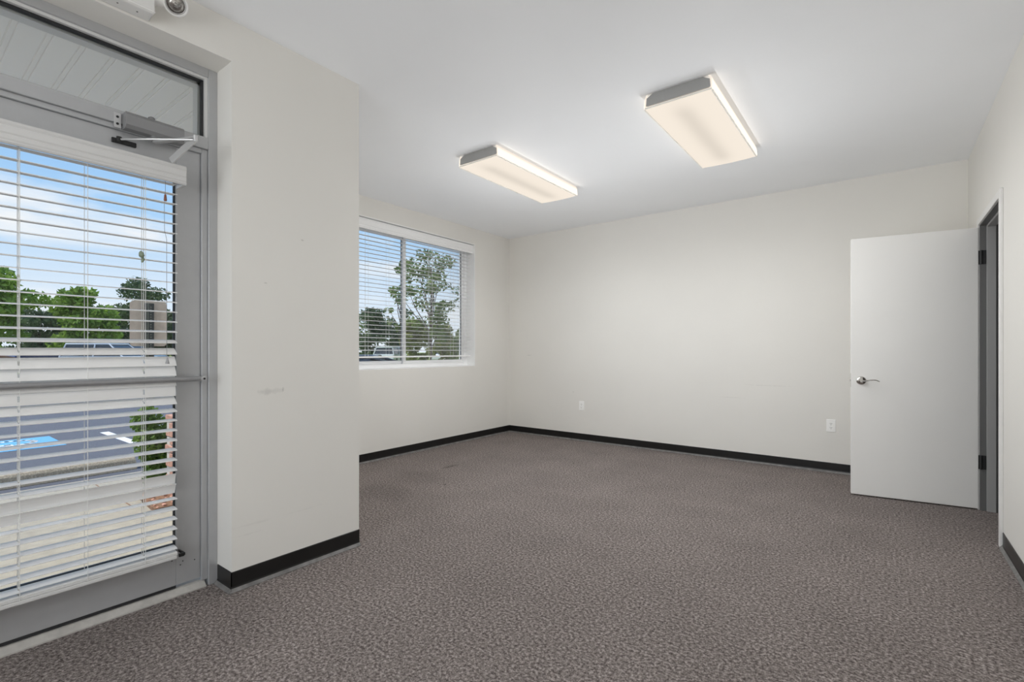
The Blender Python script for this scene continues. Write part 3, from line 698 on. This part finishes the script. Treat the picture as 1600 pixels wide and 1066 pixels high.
# brick end of building wall: low planter wall of single bricks
pl = thing('brick_planter', 'low pink brick planter wall right of the entry door', 'planter', (-4.75, 1.62, G))
bl, bh_, bd = .193, .057, .09
first = None
b = bmn(); box(b, -5.06, -4.64, 1.59, 1.80, G + .02, G + .72); obj('mortar_core', b, 'mortar', pl)
rb2 = random.Random(5)
for row in range(11):
    z = G + .022 + row * .066
    offs = 0 if row % 2 == 0 else .1
    spots = [(x, 1.58, 0) for x in (-5.07 + offs, -4.865 + offs) if x + bl < -4.60] + [(-4.63, yy, 90) for yy in (1.585 + (.02 if row % 2 else 0),)]
    for (x, yy, rz) in spots:
        if first is None:
            bm = bmn(); box(bm, 0, bl, 0, bd, 0, bh_, .005); bmesh.ops.recalc_face_normals(bm, faces=bm.faces)
            me = D.meshes.new('brick'); bm.to_mesh(me); bm.free(); me.materials.append(M['brick'])
            first = D.objects.new('brick', me); COL.objects.link(first); first.parent = pl; o = first
            o.location = Vector((x, yy, z)) - Vector((-4.75, 1.62, G)); o.rotation_euler = (0, 0, R(rz))
        else: copy_part(first, pl, Vector((x + rb2.uniform(-.003, .003), yy + rb2.uniform(-.004, .004), z)) - Vector((-4.75, 1.62, G)), (0, 0, R(rz)))
b = bmn(); prism(b, [(-4.60, 1.36), (-5.3, 1.42), (-5.5, 1.75), (-5.4, 2.3), (-4.60, 2.3)], lambda u, v, a: (u, v, a), G + .021, G + .05); struct('floor_mulch', b, 'mulch', 'brown bark mulch bed around the shrub', 'mulch bed')
b = bmn()
for k in range(26):
    x, yy = -4.62 - .5 * rb2.random(), 1.37 + .17 * rb2.random()
    s = .012 + .025 * rb2.random(); box(b, x, x + s * 1.6, yy, yy + s, G + .045, G + .05 + s * .6, s * .2)
o = obj('stones', b, 'brick'); o['kind'] = 'stuff'; o['label'] = 'scattered broken reddish stones by the brick planter'; o['category'] = 'stones'

# wheel stop, markings
b = bmn(); prism(b, [(-6.55, 0), (-6.57, .035), (-6.60, .10), (-6.625, .125), (-6.70, .125), (-6.725, .10), (-6.75, .035), (-6.77, 0)], lambda u, v, a: (u, a, G + v), -.30, 1.78)
bmesh.ops.bevel(b, geom=b.edges[:], offset=.006, segments=1, affect='EDGES')
o = obj('wheel_stop', b, 'stopc', loc=(-6.66, .74, G)); o['label'] = 'speckled concrete wheel stop at the front of the parking bay'; o['category'] = 'wheel stop'
b = bmn(); box(b, -9.9, -6.9, 2.20, 2.31, G - .001, G + .004); o = obj('parking_line', b, 'paint_white'); o['label'] = 'white painted stall line right of the blue symbol'; o['category'] = 'road marking'
ms = thing('accessible_parking_marking', 'blue square with white wheelchair symbol painted on asphalt', 'road marking', (-9.55, 1.1, G))
b = bmn(); box(b, -10.1, -9.0, .50, 1.64, G - .001, G + .004); obj('blue_square', b, 'paint_blue', ms)
b = bmn()
def sy(u, v): return (-9.55 + v * .48, 1.07 - u * .48)      # u right, v up as the driver sees it
def ribbon(pts, w):
    for (a, c) in zip(pts[:-1], pts[1:]):
        a, c = Vector(a), Vector(c); d = (c - a).normalized(); n = Vector((-d.y, d.x)) * w / 2; e_ = d * w * .3
        prism(b, [(a - e_ + n), (a - e_ - n), (c + e_ - n), (c + e_ + n)], lambda p, q, z: (*sy(p, q), z), G + .002, G + .007)
ribbon([(-.25 + .48 * math.cos(t), -.3 + .48 * math.sin(t)) for t in [R(100 + i * 22) for i in range(12)]], .15)
ribbon([(-.18, .5), (-.14, .0), (.38, -.02), (.6, -.55), (.8, -.47)], .17); ribbon([(-.16, .28), (.3, .26)], .13)
prism(b, [(-.2 + .15 * math.cos(t), .78 + .15 * math.sin(t)) for t in [R(i * 30) for i in range(12)]], lambda p, q, z: (*sy(p, q), z), G + .002, G + .007)
obj('wheelchair_symbol', b, 'paint_white', ms)

# sign on a perforated channel post (seen from behind)
def at(u, v, d):
    k = (u - 800) / F; m = (CY - v) / F; s, c = math.sin(TH), math.cos(TH)
    return Vector(((-s + k * c) * d, (c + k * s) * d, EYE + m * d))
sp = at(232, 547, 4.95); sp.z = G
fc = Vector((sp.x, sp.y, 0)).normalized(); sd = Vector((fc.y, -fc.x, 0))
if sd.dot(Vector((math.cos(TH), math.sin(TH), 0))) < 0: sd = -sd    # sd: to the right in view
sg = thing('parking_sign', 'tan back of a small parking sign on a dark perforated post', 'sign', tuple(sp))
def SP(a, n, z): return tuple(sp + sd * a + fc * n + Vector((0, 0, z - G)))
def rrect(w0, z0, w1, z1, r, n=4):
    out = []
    for cx_, cz_, a0 in ((w1 - r, z1 - r, 0), (w0 + r, z1 - r, 90), (w0 + r, z0 + r, 180), (w1 - r, z0 + r, 270)):
        for i in range(n + 1): out.append((cx_ + r * math.cos(R(a0 + i * 90 / n)), cz_ + r * math.sin(R(a0 + i * 90 / n))))
    return out
b = bmn(); prism(b, rrect(-.152, 1.20, .152, 1.660, .035), lambda u, v, a: SP(u, a + .004 * abs(u) / .15, v), .046, .049); obj('sign_panel', b, 'signback', sg)
b = bmn()
for a0, a1 in ((-.032, -.012), (.004, .046)): prism(b, [(a0, 0), (a1, 0), (a1, .006), (a0, .006)], lambda u, v, a: SP(u, v, a), G - .1, 1.635)
obj('post_flange', b, 'signpost', sg)
b = bmn(); prism(b, [(-.03, .04), (.044, .04), (.044, .045), (-.03, .045)], lambda u, v, a: SP(u, v, a), G - .1, 1.64); obj('post_web', b, 'postlight', sg)
b = bmn(); z = .2
while z < 1.62: prism(b, [(.020 + .0055 * math.cos(t), z + .0055 * math.sin(t)) for t in [R(i * 60) for i in range(6)]], lambda u, v, a: SP(u, a, v), -.002, .003); z += .0254
o = obj('post_hole', b, 'postlight', sg); o['kind'] = 'stuff'

# vegetation
def leaves_mesh(bm, pts, size, rng, flat=.5):
    for p in pts:
        s = size * rng.uniform(.6, 1.25); n = Vector((rng.uniform(-1, 1), rng.uniform(-1, 1), rng.uniform(-.3, 1))).normalized()
        a = n.cross(Vector((rng.uniform(-1, 1), rng.uniform(-1, 1), rng.uniform(-1, 1)))).normalized(); c = n.cross(a) * flat
        vs = [bm.verts.new(p + a * s), bm.verts.new(p + c * s), bm.verts.new(p - a * s), bm.verts.new(p - c * s)]; bm.faces.new(vs)
def blob_pts(blobs, n, rng, shell=.55):
    tot = sum(r[0] * r[1] * r[2] for _, r in blobs); out = []
    for c, r in blobs:
        for _ in range(max(20, int(n * r[0] * r[1] * r[2] / tot))):
            while True:
                q = Vector((rng.uniform(-1, 1), rng.uniform(-1, 1), rng.uniform(-1, 1)))
                if shell * rng.random() ** .5 < q.length < 1: break
            out.append(Vector(c) + Vector((q.x * r[0], q.y * r[1], q.z * r[2])))
    return out
def tree(name, label, base, h, w, trunk_h, n, leaf, m, seed, nb=14, top=.9, cone=False, branches=0, bsz=1.0, tk_=1.0, group='trees beyond the parking lot'):
    rng = random.Random(seed); base = Vector(base)
    t = thing(name, label, 'tree', tuple(base), group)
    b = bmn(); tube(b, [base, base + Vector((.05, .03, trunk_h * .6)), base + Vector((0, .08, h * .82))], [h * .022 * tk_, h * .016 * tk_, h * .004], 8); tk = obj('trunk', b, 'bark', t, smooth=True)
    blobs = []
    for i in range(nb):
        f = rng.random(); z = trunk_h + (h - trunk_h) * f * top
        rad = w * .5 * ((1 - f) * .95 + .08 if cone else math.sin(math.pi * (.18 + .70 * f)))
        ang = rng.uniform(0, 6.283); rr = rad * rng.uniform(.25, .8); bs = w * rng.uniform(.13, .24) * bsz
        blobs.append((base + Vector((math.cos(ang) * rr, math.sin(ang) * rr, z)), (bs, bs, bs * rng.uniform(.55, .85))))
    if branches:
        b = bmn()
        for i in range(branches):
            c = blobs[i % nb][0]; st = base + Vector((0, .05, min(c.z - base.z - .3, h * .75) * rng.uniform(.45, .8)))
            mid = (st + c) / 2 + Vector((rng.uniform(-.3, .3), rng.uniform(-.3, .3), rng.uniform(-.1, .3)))
            tube(b, [st, mid, c], [h * .005, h * .0035, h * .0015], 5)
        o = obj('branches', b, 'bark', t); o['kind'] = 'stuff'
    b = bmn(); leaves_mesh(b, blob_pts(blobs, n, rng), leaf, rng); o = obj('foliage', b, m, t); o['kind'] = 'stuff'
    return t
def tz(u, d, z=G): p = at(u, 547, d); p.z = z; return p
# through the door
tree('maple_tree', 'bright green leafy tree at the left edge of the door glass', tz(-10, 41), 8.1, 6.6, 1.2, 5200, .26, 'leaf_bright', 1, 20)
tree('maple_tree', 'bright green rounded tree in the middle of the door view', tz(132, 47), 7.3, 6.4, 1.0, 4600, .26, 'leaf_bright', 2, 18)
tree('pine_tree', 'tall dark flat-topped pine above the parking sign', tz(216, 55), 9.4, 6.2, 4.8, 3000, .20, 'leaf_dark', 3, 15, branches=12)
for i, (u, d, h_, w_) in enumerate([(-60, 62, 8.4, 9), (62, 56, 6.2, 7.5), (175, 70, 7.2, 8.5), (262, 60, 6.0, 6.5)]):
    tree('cedar_tree', ['dark evergreen behind the leftmost bright tree', 'dark evergreen between the two bright trees', 'dark evergreen behind the white car and pine', 'dark evergreen right of the parking sign'][i], tz(u, d), h_, w_, .3, 3400, .32, 'leaf_dark', 20 + i, 22)
# through the window
tree('oak_tree', 'tall airy tree with bare branches filling the window', tz(672, 29), 7.6, 4.6, 2.0, 2300, .12, 'leaf_mid', 8, 44, branches=20, bsz=.6, tk_=.4, group='trees outside the window')
tree('oak_tree', 'tall thin tree just left of the window mullion', tz(626, 36), 8.2, 2.8, 2.8, 1000, .14, 'leaf_mid', 9, 18, branches=9, bsz=.75, tk_=.4, group='trees outside the window')
for i, (u, d, h_, w_, m_) in enumerate([(578, 49, 5.5, 4.6, 'leaf_dark'), (545, 57, 6.2, 5.5, 'leaf_mid'), (612, 62, 5.4, 5.4, 'leaf_dark'), (648, 41, 4.0, 3.2, 'leaf_olive'), (690, 47, 3.7, 3.8, 'leaf_olive'), (724, 42, 3.1, 3.2, 'leaf_mid')]):
    tree('round_tree', ['dense dark green tree in the left pane', 'green tree at the left edge of the window view', 'dark tree low beside the mullion', 'olive green bushy tree low behind the mullion', 'olive green bushy tree low in the right pane', 'green bushy tree at the right jamb of the window'][i], tz(u, d), h_, w_, .3, 2800, .2, m_, 40 + i, 20, group='trees outside the window')
# shrub
sb = thing('evergreen_shrub', 'small bright evergreen shrub in front of the brick planter', 'shrub', (-5.40, 1.61, G))
rng = random.Random(11)
b = bmn(); tube(b, [(-5.40, 1.61, G), (-5.40, 1.61, G + .5)], [.02, .012], 6); obj('stem', b, 'bark', sb)
blobs = [((-5.40 + rng.uniform(-.1, .1), 1.62 + rng.uniform(-.09, .10), G + .14 + .56 * k / 11), (.14 - .004 * k, .14 - .004 * k, .11)) for k in range(12)]
b = bmn(); leaves_mesh(b, blob_pts(blobs, 5200, rng, .4), .022, rng, .55); o = obj('foliage', b, 'leaf_shrub', sb); o['kind'] = 'stuff'

# vehicles
def car(name, label, cat, pos, ang, paint, L=4.7, Wd=1.85, hh=1.68, sedan=False, group=None):
    t = thing(name, label, cat, tuple(pos), group); t.rotation_euler = (0, 0, ang)
    o0 = Vector(pos)
    def P(x, yy, z): return Vector((x, yy, z)) + o0
    c = .62 if sedan else .78
    body = [(-L / 2, .35), (-L / 2 + .03, .72 if sedan else .95), (-L / 2 + .25, .92 if sedan else 1.02), (L * .18, .96), (L * .40, .86 if sedan else .93), (L / 2 - .05, .72), (L / 2, .42), (L / 2 - .1, .26), (-L / 2 + .1, .26)]
    bm = bmn(); prism(bm, body, lambda u, v, a: P(u, a, v), -Wd / 2, Wd / 2); bmesh.ops.bevel(bm, geom=bm.edges[:], offset=.06, segments=2, affect='EDGES'); obj('body', bm, paint, t, smooth=True)
    x0, x1, x2, x3 = (-L * .42, -L * .20, L * .07, L * .26) if sedan else (-L * .48, -L * .43, L * .06, L * .24)
    bm = bmn()
    lo = [(x0, .90), (x3, .90)]; rows = []
    for z, xa, xb, wy in ((.88, x0, x3, Wd / 2 - .03), (hh - .07, x1, x2, Wd / 2 - .22)):
        rows.append([bm.verts.new(P(xx, s * wy, z)) for xx, s in ((xa, -1), (xb, -1), (xb, 1), (xa, 1))])
    for i in range(4): bm.faces.new((rows[0][i], rows[0][(i + 1) % 4], rows[1][(i + 1) % 4], rows[1][i]))
    bm.faces.new(rows[0][::-1]); bm.faces.new(rows[1]); obj('windows', bm, 'carglass', t)
    bm = bmn(); box(bm, o0.x + x1 - .06, o0.x + x2 + .06, o0.y - Wd / 2 + .2, o0.y + Wd / 2 - .2, o0.z + hh - .10, o0.z + hh, .035, 2)
    for xx, zz in ((x0, x1), (x3, x2), (-L * .1, -L * .1)):
        for s in (-1, 1): tube(bm, [P(xx, s * (Wd / 2 - .03), .9), P(zz, s * (Wd / 2 - .2), hh - .06)], .04, 6)
    obj('roof', bm, paint, t, smooth=True)
    for xx in (-L * .31, L * .31):
        for s in (-1, 1):
            bm = bmn(); lathe(bm, P(xx, s * (Wd / 2 - .2), .33), (0, s, 0), [(0, .31), (.02, .33), (.19, .33), (.21, .30), (.212, .2)], 20); wh = obj('wheel', bm, 'rubber', t, smooth=True)
            bm = bmn(); lathe(bm, P(xx, s * (Wd / 2 - .005), .33), (0, s, 0), [(0, .19), (.018, .17), (.02, .05)], 14); obj('hubcap', bm, 'hubcap', wh, smooth=True)
    return t
vx = math.atan2(math.sin(TH), math.cos(TH))    # along image x
car('parked_car', 'white sport utility car parked across the lot', 'car', tz(178, 29), vx + .05, 'carwhite', 4.9, 1.9, 1.72)
car('parked_car', 'black sport utility car behind the white one', 'car', tz(208, 36), vx + .1, 'carblack', 4.4, 1.9, 1.80)
car('parked_car', 'maroon car far across the lot at the left of the door glass', 'car', tz(-40, 33), vx, 'carred', 4.4, 1.8, 1.45, True)
car('parked_car', 'navy blue car far across the lot', 'car', tz(66, 38), vx + 1.2, 'carblue', 4.3, 1.8, 1.45, True)
car('delivery_van', 'yellow van roof showing beyond the white car', 'van', tz(158, 50), vx, 'vanyellow', 4.2, 2.0, 2.45)
p = at(566, 547, 11.5); p.z = -.52 + .33 * 0
b = bmn(); prism(b, [(-20, 8), (-20, 12.8), (-6.4, 6.6), (-6.4, 4.4)], lambda u, v, a: (u, v, a), G, G + .012)
struct('floor_drive', b, 'asphalt', 'strip of darker asphalt drive outside the window', 'drive')
car('parked_car', 'black low sedan parked outside the window', 'car', (p.x, p.y, G), vx + .12, 'carblack', 4.3, 1.75, 1.20, True)
car('parked_car', 'distant white car beside the lawn left of the mullion', 'car', tz(612, 43), vx + 1.5, 'carwhite', 4.5, 1.8, 1.6)
car('parked_car', 'distant white car beside the lawn in the right pane', 'car', tz(694, 53), vx + 1.4, 'carwhite', 4.4, 1.8, 1.5, True)
q = tz(609, 22)
b = bmn(); lathe(b, tuple(q), (0, 0, 1), [(0, .10), (.5, .10), (.52, .12), (.70, .13), (.74, .13), (.86, .10), (.90, .02)], 16); o = obj('litter_barrel', b, 'barrel', loc=tuple(q), smooth=True); o['label'] = 'small dark round-topped barrel on the grass outside the window'; o['category'] = 'barrel'
for o in D.objects:
    if '_o' in o: del o['_o']
